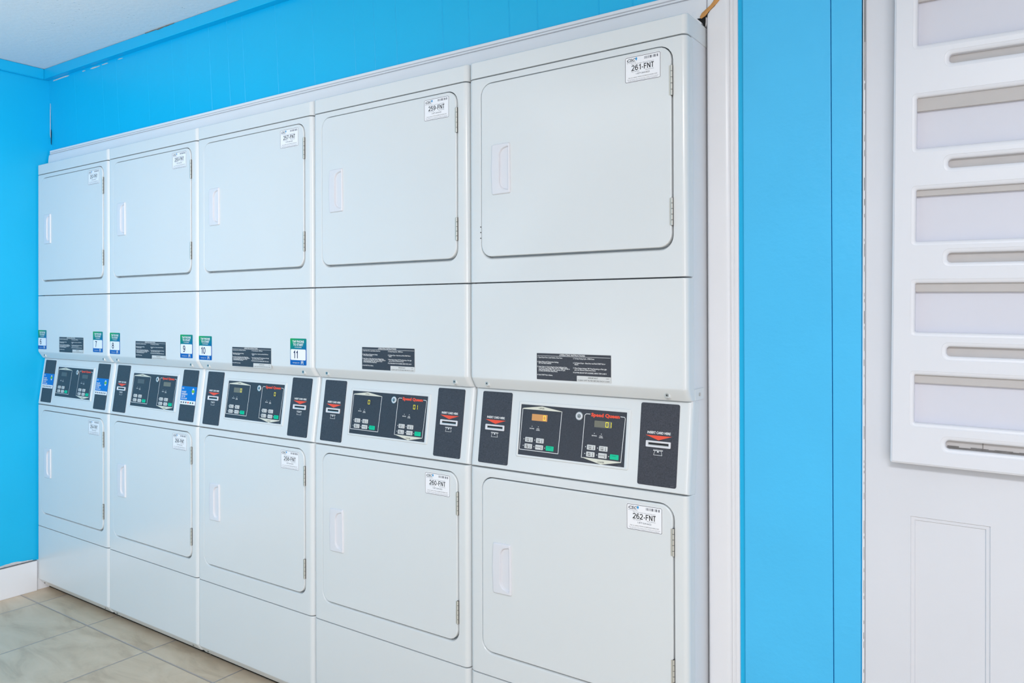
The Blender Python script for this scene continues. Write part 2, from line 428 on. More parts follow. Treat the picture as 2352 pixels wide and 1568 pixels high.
# panelled wall above the machines (leans forward a little towards the ceiling)
GU = [0.25, 0.50, 0.62, 0.87, 1.06, 1.17, 1.32, 1.44, 1.535, 1.735, 1.938, 2.148, 2.243, 2.344, 2.545, 2.651, 2.805, 2.907, 3.112, 3.217, 3.36]
def wall_off(z): return 0.020 - 0.020 * (z - 2.2) / 0.37 if z > 2.2 else 0.020
b = B(); mi = b.mi(BLUE)
zs = [2.15, 2.2, 2.57, CZ]
us = [-0.004]; ds = [0]
for g in GU:
    dep = 0.0006 if g < 1.2 else 0.0016
    us += [g - 0.0022, g - 0.0006, g + 0.0006, g + 0.0022]; ds += [0, dep, dep, 0]
us.append(3.47); ds.append(0)
grid = [[b.bm.verts.new((u, wall_off(z) + d, z)) for u, d in zip(us, ds)] for z in zs]
for a_, c_ in zip(grid, grid[1:]):
    for i in range(len(us) - 1): b.face((a_[i], a_[i + 1], c_[i + 1], c_[i]), mi, False)
bk = [b.bm.verts.new((u, 0.10, z)) for u, z in ((-0.004, 2.15), (3.47, 2.15), (3.47, CZ), (-0.004, CZ))]
b.face(bk, mi, False); b.face([*grid[0], bk[1], bk[0]], mi, False); b.face([*grid[-1], bk[2], bk[3]], mi, False)
b.face([g[0] for g in grid] + [bk[3], bk[0]], mi, False); b.face([g[-1] for g in grid] + [bk[2], bk[1]], mi, False)
struct('wall_front', b, wn=False, wall=True)
# wall to the right of the machines: base strip, blue boards
b = B(); b.box(3.47, 3.806, 0.004, 0.10, 0, CZ, BLUE); struct('wall_front_right', b, wn=False, wall=True)
b = B(); b.slab(rrect(3.5305, 3.7400, 0.0, CZ - 0.002), -0.006, 0.004, BLUEP, 0.0022); struct('trim_1', b, wall=True)
b = B(); b.slab(rrect(3.7412, 3.8035, 0.0, CZ - 0.002), -0.006, 0.004, BLUEP, 0.0022); struct('trim_2', b, wall=True)

def casing(name, L0, L1, side, out0, out1):
    """moulded casing; profile from outer edge inwards. side='top': runs along u, outer edge z=out; 'right': runs along z"""
    W_ = 0.088
    pr = [(0, 0.019), (0, 0.003), (0.0015, 0.0005), (0.004, -0.0005), (0.0100, -0.0005), (0.0112, 0.0010), (0.0120, 0.0048), (0.0134, 0.0048), (0.0140, -0.0010), (0.0190, -0.0018), (0.0196, 0.0010), (0.0202, 0.0042), (0.0214, 0.0042),
          (0.0222, -0.0010), (0.0260, -0.0042), (0.034, -0.0058), (0.060, -0.0078), (0.074, -0.0082), (0.082, -0.006), (0.087, 0.000), (0.088, 0.006), (0.088, 0.019)]
    b = B(); mi = b.mi(TRIMW)
    ends = []
    for L, o in ((L0, out0), (L1, out1)):
        if side == 'top': ends.append([b.bm.verts.new((L, y, o - (d if d < 0.03 else 0.03 + (d - 0.03) * (o - 2.1365 - 0.03) / 0.058))) for d, y in pr])
        else: ends.append([b.bm.verts.new((o - (d if d < 0.03 else 0.03 + (d - 0.03) * (0.0822 - 0.03) / 0.058), min(y, 0.0012) if 0.01 < d < 0.03 else y, L)) for d, y in pr])
    a_, c_ = ends; n = len(pr)
    for i in range(n): b.face((a_[i], a_[(i + 1) % n], c_[(i + 1) % n], c_[i]), mi)
    b.face(a_, mi); b.face(c_, mi)
    b.recalc(); sharp(b.bm, 35)
    o = put(name, b.build(name)); o.matrix_world = WF; o['kind'] = 'structure'
    return o
tc_ = casing('trim_3', 0.012, 3.4362, 'top', 2.2135, 2.2365)
rc_ = casing('trim_4', 0.0, 2.26, 'right', 3.5165, 3.5165)
# blue crown strips
b = B(); b.slab(rrect(0.0, 3.47, 2.570, CZ - 0.001), -0.028, 0.0, BLUE, 0.003); struct('trim_5', b, wall=True)
b = B(); b.box(-0.003, 0.013, -5.1, 0.029, 2.568, CZ - 0.001, BLUE, 0.003); struct('trim_6', b)
b = B(); b.box(-0.003, 0.011, -5.1, -0.004, 0.0, 0.1505, TRIMW, 0.002)
b.box(-0.003, -0.0004, -0.006, 0.30, 0.0, 0.1505, TRIMW); bb = struct('baseboard_left', b)
b = B(); rr = random.Random(4); pts = []
y = -0.02
while y > -0.42: pts.append((y, 0.1535 + (0.010 * math.exp(-((y + 0.12) / 0.08) ** 2)) + rr.random() * 0.003)); y -= 0.012
mi = b.mi(CAULK)
lo = [b.bm.verts.new((-0.0024, p[0], 0.150)) for p in pts]; hi = [b.bm.verts.new((-0.0022, p[0], p[1])) for p in pts]
for i in range(len(pts) - 1): b.face((lo[i], lo[i + 1], hi[i + 1], hi[i]), mi, False)
struct('brushed_paint_edge', b, parent=bb, label='rough white paint edge along the baseboard top', wn=False)
b = B(); b.box(-0.003, 0.0105, -3.0, -0.006, 0.1500, 0.1525, GRIME); struct('dust_line', b, parent=bb, label='grey dusty top edge', wn=False)

# chips and gaps on the crown and in the corner
def chips(name, items, y, m, parent, label):
    b = B(); r = random.Random(9)
    for (u, z, ln, h, ang) in items:
        n = 10; pts = []
        for i in range(n):
            t = 2 * PI * i / n
            px = ln / 2 * math.cos(t) * (0.8 + 0.4 * r.random()); pz = h / 2 * math.sin(t) * (0.6 + 0.8 * r.random())
            pts.append((u + px * math.cos(ang) - pz * math.sin(ang), z + px * math.sin(ang) + pz * math.cos(ang)))
        b.slab(pts, y - 0.0008, y + 0.001, m)
    o = struct(name, b, parent=parent, label=label, wn=False)
    return o
cr = [o for o in bpy.data.objects if o.name == 'trim_5'][0]
chips('paint_chip', [(0.12, 2.563, 0.17, 0.007, 0.01), (0.34, 2.561, 0.03, 0.004, 0), (0.44, 2.560, 0.10, 0.006, 0), (0.53, 2.561, 0.05, 0.004, 0), (0.66, 2.561, 0.04, 0.003, 0)], -0.0005, CAULK, cr, 'chipped white paint line')
chips('ceiling_gap', [(0.95, 2.6195, 0.10, 0.004, 0.0), (1.02, 2.6185, 0.06, 0.006, 0.0), (1.08, 2.6195, 0.10, 0.004, 0)], -0.0285, GRIME, cr, 'dirty gap under the ceiling')
chips('corner_crack', [(0.005, 2.36, 0.004, 0.20, 0.0)], 0.005, CAULK, cr, 'white crack in the corner')
chips('corner_gap', [(0.007, 2.28, 0.004, 0.09, 0.0)], 0.008, BLACK, cr, 'dark crack in the corner')
# split mitre at the top right corner: raw wood and a black slab standing in for the open gap
b = B()
b.slab([(3.4295, 2.1350), (3.4345, 2.1440), (3.4355, 2.1545), (3.4380, 2.1620), (3.4475, 2.1712), (3.4590, 2.1800), (3.4700, 2.1930), (3.4800, 2.2080), (3.4650, 2.2080), (3.4560, 2.1940), (3.4440, 2.1750), (3.4330, 2.1640), (3.4230, 2.1560), (3.4120, 2.1570), (3.4180, 2.1510), (3.4260, 2.1430)], -0.0088, 0.0, BLACK)
struct('black_gap_fill', b, parent=tc_, label='black slab in place of the dark opening in the split corner', wn=False)
b = B()
b.slab([(3.4237, 2.1541), (3.4347, 2.1591), (3.4446, 2.1695), (3.4564, 2.1785), (3.4643, 2.1854), (3.4720, 2.1935), (3.4830, 2.2100), (3.4700, 2.2100), (3.4604, 2.1969), (3.4486, 2.1841), (3.4367, 2.1761), (3.4258, 2.1686), (3.4197, 2.1588)], -0.0112, -0.002, RAWWOOD, 0.0008)
struct('split_wood', b, parent=tc_, label='raw orange split wood at the mitre', wn=False)
b = B()
b.slab([(3.395, 2.1360), (3.4240, 2.1360), (3.4240, 2.1535), (3.4190, 2.1575), (3.4240, 2.1700), (3.4350, 2.1780), (3.40, 2.178), (3.392, 2.150)], -0.0080, 0.0, TRIMW, 0.0015)
struct('splintered_paint', b, parent=tc_, label='lifted white paint around the split', wn=False)

# white panelled door (it hangs a touch out of plumb, and so does its jamb)
LEAN = Matrix.Translation((3.808, 0, 1.2)) @ Matrix.Rotation(math.radians(0.33), 4, 'Y') @ Matrix.Translation((-3.808, 0, -1.2))
b = B()
DU0, DU1, DZ1 = 3.8110, 4.72, 2.5
def panel_rings(x0, x1, z0, z1):
    L = lambda d: rrect(x0 + d, x1 - d, z0 + d, z1 - d)
    return [(L(0), 0.004), (L(0.0015), 0.007), (L(0.008), 0.0075), (L(0.010), 0.0105), (L(0.0365), 0.0105), (L(0.0385), 0.0095)]
d0 = rrect(DU0, DU1, 0.01, DZ1)
b.ringed([(inset(d0, 0.002), 0.004), (d0, 0.006), (d0, 0.045)], m=DOORW, holes=[panel_rings(3.9060, 4.0605, 0.18, 0.9240), panel_rings(4.32, 4.6, 0.18, 0.9240)])
dr = struct('door_1', b, wall=True)
dr.matrix_world = WF @ LEAN
b = B(); b.box(3.8055, 3.8105, 0.0012, 0.05, 0, 2.6, TRIMW); struct('trim_7', b, wall=True, wn=False).matrix_world = WF @ LEAN
b = B(); r = random.Random(3)
z = 0.40
while z < 1.95:
    ln = r.choice((0.006, 0.015, 0.03, 0.008)); wd_ = r.choice((0.0004, 0.0007, 0.0005)); x_ = 3.8088 + r.random() * 0.0004
    b.box(x_, x_ + wd_, 0.0006, 0.004, z, z + ln, GRIME if r.random() < 0.7 else BLACK); z += ln + r.choice((0.006, 0.02, 0.05))
b.box(3.8086, 3.8094, 0.0002, 0.004, 1.93, 2.56, GRIME); b.box(3.8090, 3.8099, -0.0002, 0.004, 2.02, 2.56, BLACK)
struct('dark_crack', b, parent=bpy.data.objects['trim_7'], label='broken dark crack beside the door', wn=False)
bpy.data.objects['dark_crack'].matrix_world = WF @ LEAN
bpy.data.objects['trim_2'].data.transform(Matrix.Identity(4))
for v in bpy.data.objects['trim_2'].data.vertices:
    if v.co.x > 3.78: v.co.x += (v.co.z - 1.2) * 0.0058
b = B(); b.box(4.72, 6.6, 0.0, 0.1, 0, CZ, BLUE); struct('wall_front_far', b, wn=False, wall=True)
b = B(); b.box(3.806, 4.72, 0.0, 0.1, 2.505, CZ, TRIMW); struct('trim_8', b, wn=False, wall=True)

# ------------------------------------------------------------------ slotted rack on the door
RK = thing('slotted_rack', (0, 0, 0), 'white painted wooden rack with wide openings and narrow slots, hung on the white panelled door', 'rack')
RK.matrix_world = WF @ Matrix.Translation((3.8670, 0, 1.047)) @ Matrix.Rotation(math.radians(0.75), 4, 'Y')
HX = 0.51; HT = 1.34
OPZ = [(1.248, 1.141), (1.452, 1.343), (1.660, 1.545), (1.8655, 1.752), (2.0935, 1.982)]
SLZ = [(1.1075, 1.089), (1.313, 1.292), (1.518, 1.497), (1.7235, 1.704), (1.9520, 1.933)]
b = B()
d0 = rrect(0, HX, 0, HT, 0.004, 3)
outer = [(inset(d0, 0.0045), -0.0300), (inset(d0, 0.0040), -0.0285), (inset(d0, 0.0012), -0.0278), (d0, -0.0262), (d0, -0.008)]
holes = []
def hole(x0, x1, z0, z1, r):
    L = lambda d: rrect(x0 - d, x1 + d, z0 - d, z1 + d, r + max(d, 0) * 0.7, 4)
    return [(L(0.0092), -0.0300), (L(0.0088), -0.0293), (L(0.0060), -0.0290), (L(0.0030), -0.0280), (L(0.0008), -0.0262), (L(0.0), -0.0240), (L(0.0), -0.0100)]
for t, q in OPZ: holes.append(hole(0.047, HX - 0.047, q - 1.047, t - 1.047, 0.003))
for t, q in SLZ: holes.append(hole(0.109, HX - 0.109, q - 1.047, t - 1.047, 0.0075))
b.ringed(outer, m=RACKW, capm=BACKW, holes=holes); b.recalc(); sharp(b.bm, 60)
put('front_board', b.build('front_board'), RK)
for (t, q), h in zip(OPZ, (0.0185, 0.0190, 0.0135, 0.029, 0.012)):  # strips painted grey in place of the shadow cast into each opening
    b = B(); b.box(0.0465, HX - 0.0465, -0.0190, -0.0095, t - 1.047 - h, t - 1.047 + 0.0005, SHADEGREY, 0.0006); b.recalc()
    put('shade_strip', b.build('shade_strip'), RK, label='grey strip painted as the shadow band at the top of an opening')
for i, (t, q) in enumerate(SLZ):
    b = B(); b.box(0.1085, HX - 0.1085, -0.0150, -0.0095, q - 1.048 + (0.004 if i == 0 else 0), t - 1.046, SHADEGREY, 0.0005)  # backing colour carries the slot's shade; chips on the lowest are real
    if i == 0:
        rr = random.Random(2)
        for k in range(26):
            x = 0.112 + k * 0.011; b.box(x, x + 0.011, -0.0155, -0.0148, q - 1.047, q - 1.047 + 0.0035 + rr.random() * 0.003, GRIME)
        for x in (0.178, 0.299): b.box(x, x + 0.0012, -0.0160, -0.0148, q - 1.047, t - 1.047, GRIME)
    b.recalc(); put('slot_shade_backing', b.build('slot_shade_backing'), RK, label='chipped strip behind the lowest slot, greyed for the shade in it' if i == 0 else 'strip behind a slot, greyed for the shade in it')

# ------------------------------------------------------------------ dryers
WD = 0.684
Z0, Z1, Z2, Z3 = 2.080, 1.475, 0.932, 0.325
GAP = 0.0030
KS = math.atan(0.032 / 0.231)
SL = Matrix.Translation((0, 0, Z2)) @ Matrix.Rotation(-KS, 4, 'X')     # plane of the sloping control panel
def skin(x0, x1, z0, z1, rx=0.016, rz=0.0007, rzb=None, depth=0.040, y0=0.0, inner=None, mat_=ENAMEL, cuts=(), bend=None, cr=0.003, seg=5, cap=None):
    b = B(); outer = []
    for k in range(seg + 1):
        t = PI / 2 * k / seg
        ix = rx * (1 - math.sin(t)); iz = rz * (1 - math.sin(t)); izb = (rz if rzb is None else rzb) * (1 - math.sin(t)); y = y0 + rx * (1 - math.cos(t))
        outer.append((rrect(x0 + ix, x1 - ix, z0 + izb, z1 - iz, max(cr, 0.001), 3), y))
    outer.append((outer[-1][0], y0 + depth))
    b.ringed(outer, inner, m=mat_, capm=cap or mat_)
    for zc in cuts:
        bmesh.ops.bisect_plane(b.bm, geom=b.bm.verts[:] + b.bm.edges[:] + b.bm.faces[:], plane_co=(0, 0, zc), plane_no=(0, 0, 1))
    if bend:
        for v in b.bm.verts: v.co.y += bend(v.co.z)
    b.recalc()
    return b
DX0, DX1 = 0.0495, 0.6435
def door_recess(z0, z1):
    R = 0.034
    return [(rrect(DX0 - 0.0065, DX1 + 0.0045, z0 - 0.0105, z1 + 0.0035, R + 0.006, 6), 0.0),
            (rrect(DX0 - 0.0055, DX1 + 0.0038, z0 - 0.0090, z1 + 0.0030, R + 0.005, 6), 0.0006),
            (rrect(DX0 - 0.0030, DX1 + 0.0030, z0 - 0.0050, z1 + 0.0026, R + 0.003, 6), 0.0045),
            (rrect(DX0 - 0.0026, DX1 + 0.0028, z0 - 0.0042, z1 + 0.0024, R + 0.003, 6), 0.0225)]
UD = (1.5515, 2.0575); LD = (0.3985, 0.9040)
HPX = (0.0870, 0.1530)
def pocket(zc, k=1.0, dx=0.0):
    P = [(0.1488 + dx * .2, -0.0655 * k), (0.1488 + dx * .2, 0.0655 * k), (0.124 + dx, 0.0600 * k), (0.1145 + dx, 0.046 * k), (0.1145 + dx, -0.046 * k), (0.124 + dx, -0.0600 * k)]
    return [(x, z + zc) for x, z in rpoly(P, 0.006, 3)]
def door_mesh(z0, z1, zc):
    b = B(); loop = rrect(DX0, DX1, z0, z1, 0.034, 6); o = []
    for k in range(4):
        t = PI / 2 * k / 3; o.append((rrect(DX0 + 0.0028 * (1 - math.sin(t)), DX1 - 0.0028 * (1 - math.sin(t)), z0 + 0.0028 * (1 - math.sin(t)), z1 - 0.0028 * (1 - math.sin(t)), 0.034 - 0.0028 * (1 - math.sin(t)), 6), -0.0035 + 0.0028 * (1 - math.cos(t))))
    o.append((loop, 0.0215))
    hp = pocket(zc, 1.01)
    b.ringed(o, [(hp, -0.0035), (hp, 0.0208)], m=ENAMEL); b.recalc(); sharp(b.bm, 60)
    return b.build('door')
def handle_mesh(zc):
    def lp(d):
        P = [(HPX[0] + 0.003, -0.0735), (HPX[1] + 0.001, -0.0725), (HPX[1], 0), (HPX[1] - 0.001, 0.0725), (HPX[0] + 0.003, 0.0715), (HPX[0], 0.0)]
        return [(x, z + zc) for x, z in inset(rpoly(P, 0.005, 3), d)]
    b = B()
    b.ringed([(lp(0.003), -0.0085), (lp(0.0012), -0.0080), (lp(0.0), -0.0060), (lp(-0.0008), -0.0030)],
             [(pocket(zc, 0.99), -0.0085), (pocket(zc, 0.98, 0.0008), -0.0078), (pocket(zc, 0.95, 0.0018), -0.0050), (pocket(zc, 0.90, 0.004), 0.0100), (pocket(zc, 0.84, 0.0065), 0.0185), (pocket(zc, 0.78, 0.009), 0.0200)], m=PLASTIC)
    b.recalc(); sharp(b.bm, 50)
    return b.build('handle')
def hinge_mesh(z1, z0):
    b = B(); n = 5; h = (z1 - z0) / n
    b.box(0.6385, 0.6425, -0.0048, -0.0030, z0 + 0.001, z1 - 0.001, HINGE, 0.0004)
    for i in range(n): b.cyl((0.6448, -0.0035, z0 + h * (i + .5)), 0.0026, h - 0.0012, 'z', HINGE, 12)
    b.cyl((0.6448, -0.0035, (z0 + z1) / 2), 0.0019, z1 - z0, 'z', DARKM, 10)
    b.box(0.6462, 0.6474, -0.0012, 0.012, z0, z1, DARKM)
    b.recalc(); return b.build('hinge')
BAR = random.Random(7)
BARS = [(i * 0.0008, BAR.random() > 0.3) for i in range(40)]
def service_sticker(code, x, z1):
    """white number sticker; x left, z1 top; 100 x 67 mm"""
    b = B(); W_, H_ = 0.1005, 0.0675; y = -0.0039
    b.slab(rrect(x, x + W_, z1 - H_, z1, 0.004, 3), y, y + 0.0004, PAPER)
    b.outline(rrect(x + 0.0012, x + W_ - 0.0012, z1 - H_ + 0.0012, z1 - 0.0012, 0.0035, 3), 0.0010, y - 0.0002, INK)
    t = lambda s, dx, dz, size, m=INK, **k: b.text(s, x + dx, z1 - dz, size, y - 0.0002, m, **k)
    t('CSC', 0.005, 0.0130, 0.0100, bold=0.025, shear=0.25, fit=0.0240)
    t('ServiceWorks', 0.0055, 0.0170, 0.0034, GREYINK, fit=0.026)
    b.flat([(x + 0.0325 + a, z1 - 0.0085 + c) for a, c in ((0, -0.0045), (0.0028, 0.001), (0.0014, 0.0045), (-0.0012, 0.0042), (-0.0026, 0.0008))], y - 0.0002, CYAN)
    for dx, on in BARS:
        if on: b.rect(x + 0.055 + dx * 1.18, x + 0.055 + dx * 1.18 + 0.0008, z1 - 0.0120, z1 - 0.0055, y - 0.0002, GREYINK)
    t('Please use this number when requesting service', W_ / 2, 0.0210, 0.0032, GREYINK, align='CENTER', fit=0.062)
    b.strokes(code, x + W_ / 2, z1 - 0.0372, 0.0142, y - 0.0002, INK, 0.145, sx=1.0, gap=0.175)
    t('For Service', 0.0190, 0.0410, 0.0038, GREYINK, fit=0.021); t('Para Servicio', 0.0580, 0.0410, 0.0038, GREYINK, fit=0.023)
    t('1-877-264-6622', W_ / 2, 0.0480, 0.0056, GREYINK, align='CENTER', bold=0.01, fit=0.038)
    t('Visit our website WWW.CSCSERVICEWORKS.COM', W_ / 2, 0.0560, 0.0036, INK, align='CENTER', fit=0.080)
    t('This equipment is the property of the company and is protected', W_ / 2, 0.0605, 0.0028, GREYINK, align='CENTER', fit=0.086)
    t('by law. Tampering or unauthorized removal is prohibited', W_ / 2, 0.0640, 0.0028, GREYINK, align='CENTER', fit=0.080)
    return b.build('service_sticker', wn=False)
def placard():
    b = B(); x0, x1, z0, z1 = 0.2385, 0.4730, 1.2000, 1.2755; y = -0.0006
    b.slab(rrect(x0, x1, z0, z1, 0.002, 2), y, 0.0, BTN)
    b.rect(x0 + 0.0012, x1 - 0.0012, z0 + 0.0012, z1 - 0.0014, y - 0.0001, OVER, 0.0015); y -= 0.0003
    b.rect(x0 + 0.003, x1 - 0.003, z1 - 0.0088, z1 - 0.0080, y, WHITEINK)
    b.text('-OPERATING INSTRUCTIONS-', (x0 + x1) / 2 - 0.002, z1 - 0.0070, 0.0062, y, WHITEINK, align='CENTER', bold=0.02, fit=0.082)
    L = [('1. Open Dryer Door, Load Clothes, Close Door.', 0.0145), ('2. Select Fabric and Temperature Settings', 0.0265), ('    OR Turn Fabric Selector.', 0.0305),
         ('3. Insert Coins or Card as Required. See Additional Coins', 0.0400), ('    or Card for more Drying Time, OR Turn TIMED DRYER to', 0.0440), ('    select wanted Drying Time. Last 2 minutes of Cycle', 0.0480), ('    is COOL DOWN (No Heat) Period.', 0.0520),
         ('4. Push START Pad or Button.', 0.0630)]
    Rr = [('5. To Stop Drying Cycle - OPEN Door.', 0.0145), ('6. To Restart Dryer - Close Door and Push START Pad or', 0.0265), ('    Button.', 0.0305),
          ('7. When Display Indicates "00" Time Remaining or Pilot Light', 0.0405), ('    goes out, Remove Clothes from Dryer.', 0.0450), ('IF CLOTHES ARE NOT DRY AS DESIRED, REPEAT STEPS 2 AND 3', 0.0525)]
    for s, dz in L: b.text(s, x0 + 0.003, z1 - dz, 0.0050, y, WHITEINK, bold=0.022, sx=0.82)
    for s, dz in Rr: b.text(s, x0 + 0.1185, z1 - dz, 0.0050, y, WHITEINK, bold=0.022, sx=0.82 if dz < 0.05 else 0.72)
    b.rect(x0 + 0.1300, x1 - 0.0012, z0 + 0.0010, z0 + 0.0165, y - 0.0001, BTN, 0.0015)
    b.text('IMPORTANT:', x0 + 0.180, z0 + 0.0098, 0.0056, y - 0.0003, INK, align='CENTER', fit=0.030)
    b.text('513857', x1 - 0.016, z0 + 0.0108, 0.0030, y - 0.0003, INK)
    b.text('CLEAN LINT FILTER BEFORE EACH LOAD', x0 + 0.1815, z0 + 0.0030, 0.0050, y - 0.0003, INK, align='CENTER', fit=0.0960)
    return b.build('instruction_placard', wn=False)
def tap_sticker(num, x, z1):
    b = B(); W_, H_ = 0.0865, 0.0945; y = -0.0005; z0 = z1 - H_
    b.slab(rrect(x, x + W_, z0, z1, 0.003, 3), y, 0.0, TAPG); y -= 0.0002
    b.rect(x + 0.0005, x + W_ - 0.0005, z0 + 0.0005, z0 + 0.026, y, BLUEINK)
    b.rect(x + 0.003, x + W_ - 0.003, z0 + 0.0175, z0 + 0.0560, y - 0.0002, PAPER, 0.004)
    b.text('TAP PHONE', x + W_ / 2, z1 - 0.0150, 0.0115, y, WHITEINK, align='CENTER', bold=0.035, fit=0.062)
    b.text('TO START', x + W_ / 2, z1 - 0.0260, 0.0115, y, WHITEINK, align='CENTER', bold=0.035, fit=0.054)
    b.text('IF AVAILABLE', x + W_ / 2, z1 - 0.0330, 0.0050, y, WHITEINK, align='CENTER', bold=0.02, fit=0.036)
    b.strokes(num, x + (0.0300 if len(num) > 1 else 0.0280), z0 + 0.0235, 0.0270, y - 0.0004, NAVY, 0.14, sx=0.95, gap=0.16)
    b.text('mycscgo.com', x + 0.032, z0 + 0.0065, 0.0065, y - 0.0003, WHITEINK, align='CENTER', fit=0.036)
    for a, c, d, e in ((0.058, 0.003, 0.0610, 0.014), (0.068, 0.003, 0.0710, 0.014), (0.058, 0.0075, 0.0710, 0.0100), (0.0633, 0.0100, 0.0657, 0.0170)): b.rect(x + a, x + d, z0 + c, z0 + e, y - 0.0002, WHITEINK)
    return b.build('tap_phone_sticker', wn=False)
def card_plate_mesh(x0, x1):
    b = B(); b.slab(rrect(x0, x1, 0.0145, 0.2235, 0.005, 3), -0.0012, 0.001, PLATE, 0.0005)
    y = -0.0016; c = (x0 + x1) / 2
    b.text('INSERT CARD HERE', c, 0.1455, 0.0085, y, WHITEINK, align='CENTER', bold=0.03, fit=0.0635)
    b.flat([(c - 0.0365, 0.1412), (c, 0.1298), (c + 0.0365, 0.1412)], y, RED)
    # card outline with small arrow
    b.line([(c - 0.0125, 0.1030), (c - 0.0125, 0.1050), (c + 0.0125, 0.1050), (c + 0.0125, 0.1030), (c - 0.0125, 0.1030)], 0.0010, y, WHITEINK)
    b.line([(c - 0.0085, 0.1026), (c - 0.0115, 0.0920), (c + 0.0115, 0.0920), (c + 0.0085, 0.1026)], 0.0009, y, WHITEINK)
    b.flat([(c - 0.0028, 0.0990), (c + 0.0028, 0.0990), (c + 0.0006, 0.1035), (c - 0.0006, 0.1035)], y, WHITEINK)
    b.text('204893', x1 - 0.016, 0.0175, 0.0032, y, GREYINK)
    return b.build('card_reader_plate', matrix=SL)
def card_slot_mesh(c):
    b = B(); o = rrect(c - 0.0340, c + 0.0340, 0.1112, 0.1275, 0.0022, 3)
    i1 = rrect(c - 0.0290, c + 0.0290, 0.1150, 0.1238, 0.0012, 3)
    b.ringed([(inset(o, 0.0006), -0.0042), (o, -0.0036), (o, -0.0011)], [(i1, -0.0042), (inset(i1, 0.0008), -0.0030), (inset(i1, 0.0015), -0.0014)], m=PLASTIC, capm=SLOT)
    b.box(c - 0.0270, c + 0.0270, -0.0024, -0.0015, 0.1160, 0.1178, METAL)
    b.recalc(); sharp(b.bm, 40); return b.build('card_slot', matrix=SL)
def overlay_mesh():
    b = B(); x0, x1, z0, z1 = 0.1705, 0.5055, 0.0510, 0.1935
    o = rrect(x0 - 0.0075, x1 + 0.0110, z0 - 0.0065, z1 + 0.0085, 0.004, 3)
    b.ringed([(inset(o, 0.0025), -0.0030), (inset(o, 0.0008), -0.0024), (o, -0.0010), (o, 0.001)], [(rrect(x0 - 0.0012, x1 + 0.0012, z0 - 0.0012, z1 + 0.0012, 0.002, 3), -0.0030), (rrect(x0, x1, z0, z1, 0.001, 3), -0.0016)], m=ENAMEL, capm=OVER)
    y = -0.0020; WL = 0.00125
    # UPPER frame
    b.line([(0.1765, 0.1815), (0.1745, 0.0660), (0.3030, 0.0655), (0.3070, 0.1810)], WL * 1.3, y, WHITEINK)
    b.flat([(0.1750, 0.1805), (0.3085, 0.1805), (0.3050, 0.1822), (0.2415, 0.1915), (0.1800, 0.1835)], y - 0.0001, CREAM)
    b.text('UPPER', 0.2400, 0.1832, 0.0062, y - 0.0003, INK, align='CENTER', fit=0.0185)
    # LOWER frame
    b.line([(0.3960, 0.1815), (0.3845, 0.1815), (0.3800, 0.1775), (0.3770, 0.0640), (0.4955, 0.0630), (0.5015, 0.1770), (0.4990, 0.1805), (0.4880, 0.1810)], WL * 1.3, y, WHITEINK)
    b.flat([(0.3765, 0.0645), (0.4370, 0.0510), (0.4965, 0.0620), (0.4965, 0.0635)], y - 0.0001, CREAM)
    b.text('LOWER', 0.4370, 0.0548, 0.0062, y - 0.0003, INK, align='CENTER', fit=0.0200)
    b.text('Speed Queen', 0.4425, 0.1762, 0.0125, y - 0.0001, RED, align='CENTER', bold=0.055, shear=0.0, fit=0.0860)
    for ox, oz in ((0, 0), (0.2005, -0.0025)):
        for dx in (0.2120, 0.2330): b.flat(circ(dx + ox, 0.1335 + oz, 0.0011, 10), y, WHITEINK)
        b.text('DRYING', 0.2120 + ox, 0.1260 + oz, 0.0040, y, WHITEINK, align='CENTER', bold=0.03, fit=0.0150)
        b.text('COOL', 0.2325 + ox, 0.1265 + oz, 0.0040, y, WHITEINK, align='CENTER', bold=0.03, fit=0.0095)
        b.text('DOWN', 0.2325 + ox, 0.1225 + oz, 0.0040, y, WHITEINK, align='CENTER', bold=0.03, fit=0.0115)
        for dx, dz in ((0.1875, 0.0960), (0.2242, 0.0958), (0.1865, 0.0778), (0.2232, 0.0772), (0.2588, 0.0767)): b.flat(circ(dx + ox, dz + oz, 0.0013, 10), y, WHITEINK)
    b.text('204890', 0.4870, 0.0525, 0.0032, y, GREYINK)
    b.recalc(); return b.build('keypad_overlay', matrix=SL)
def button_mesh(kind, x, z):
    b = B(); m = GREEN if kind == 'START' else BTN
    b.slab(rrect(x - 0.0127, x + 0.0127, z - 0.0067, z + 0.0067, 0.0018, 3), -0.0028, -0.0010, m, 0.0006)
    if kind == 'START': b.text('START', x, z + 0.0012, 0.0040, -0.0031, INK if False else TEAL, align='CENTER', fit=0.012)
    else:
        p = kind.split()
        if len(p) > 1:
            b.text(p[0], x - 0.0035, z + 0.0008, 0.0042, -0.0031, INK, align='CENTER', bold=0.01); b.text(p[1], x - 0.0035, z - 0.0040, 0.0042, -0.0031, INK, align='CENTER', bold=0.01)
        else: b.text(kind, x - 0.0025, z - 0.0010, 0.0040, -0.0031, INK, align='CENTER', fit=0.0150)
        b.rect(x + 0.0068, x + 0.0078, z - 0.0035, z + 0.0045, -0.0031, INK); b.flat(circ(x + 0.0073, z - 0.0035, 0.0012, 8), -0.0031, INK)
    b.recalc(); return b.build('keypad_button', matrix=SL)
SEGS = {'0': 'abcdef', '1': 'bc', '8': 'abcdefg'}
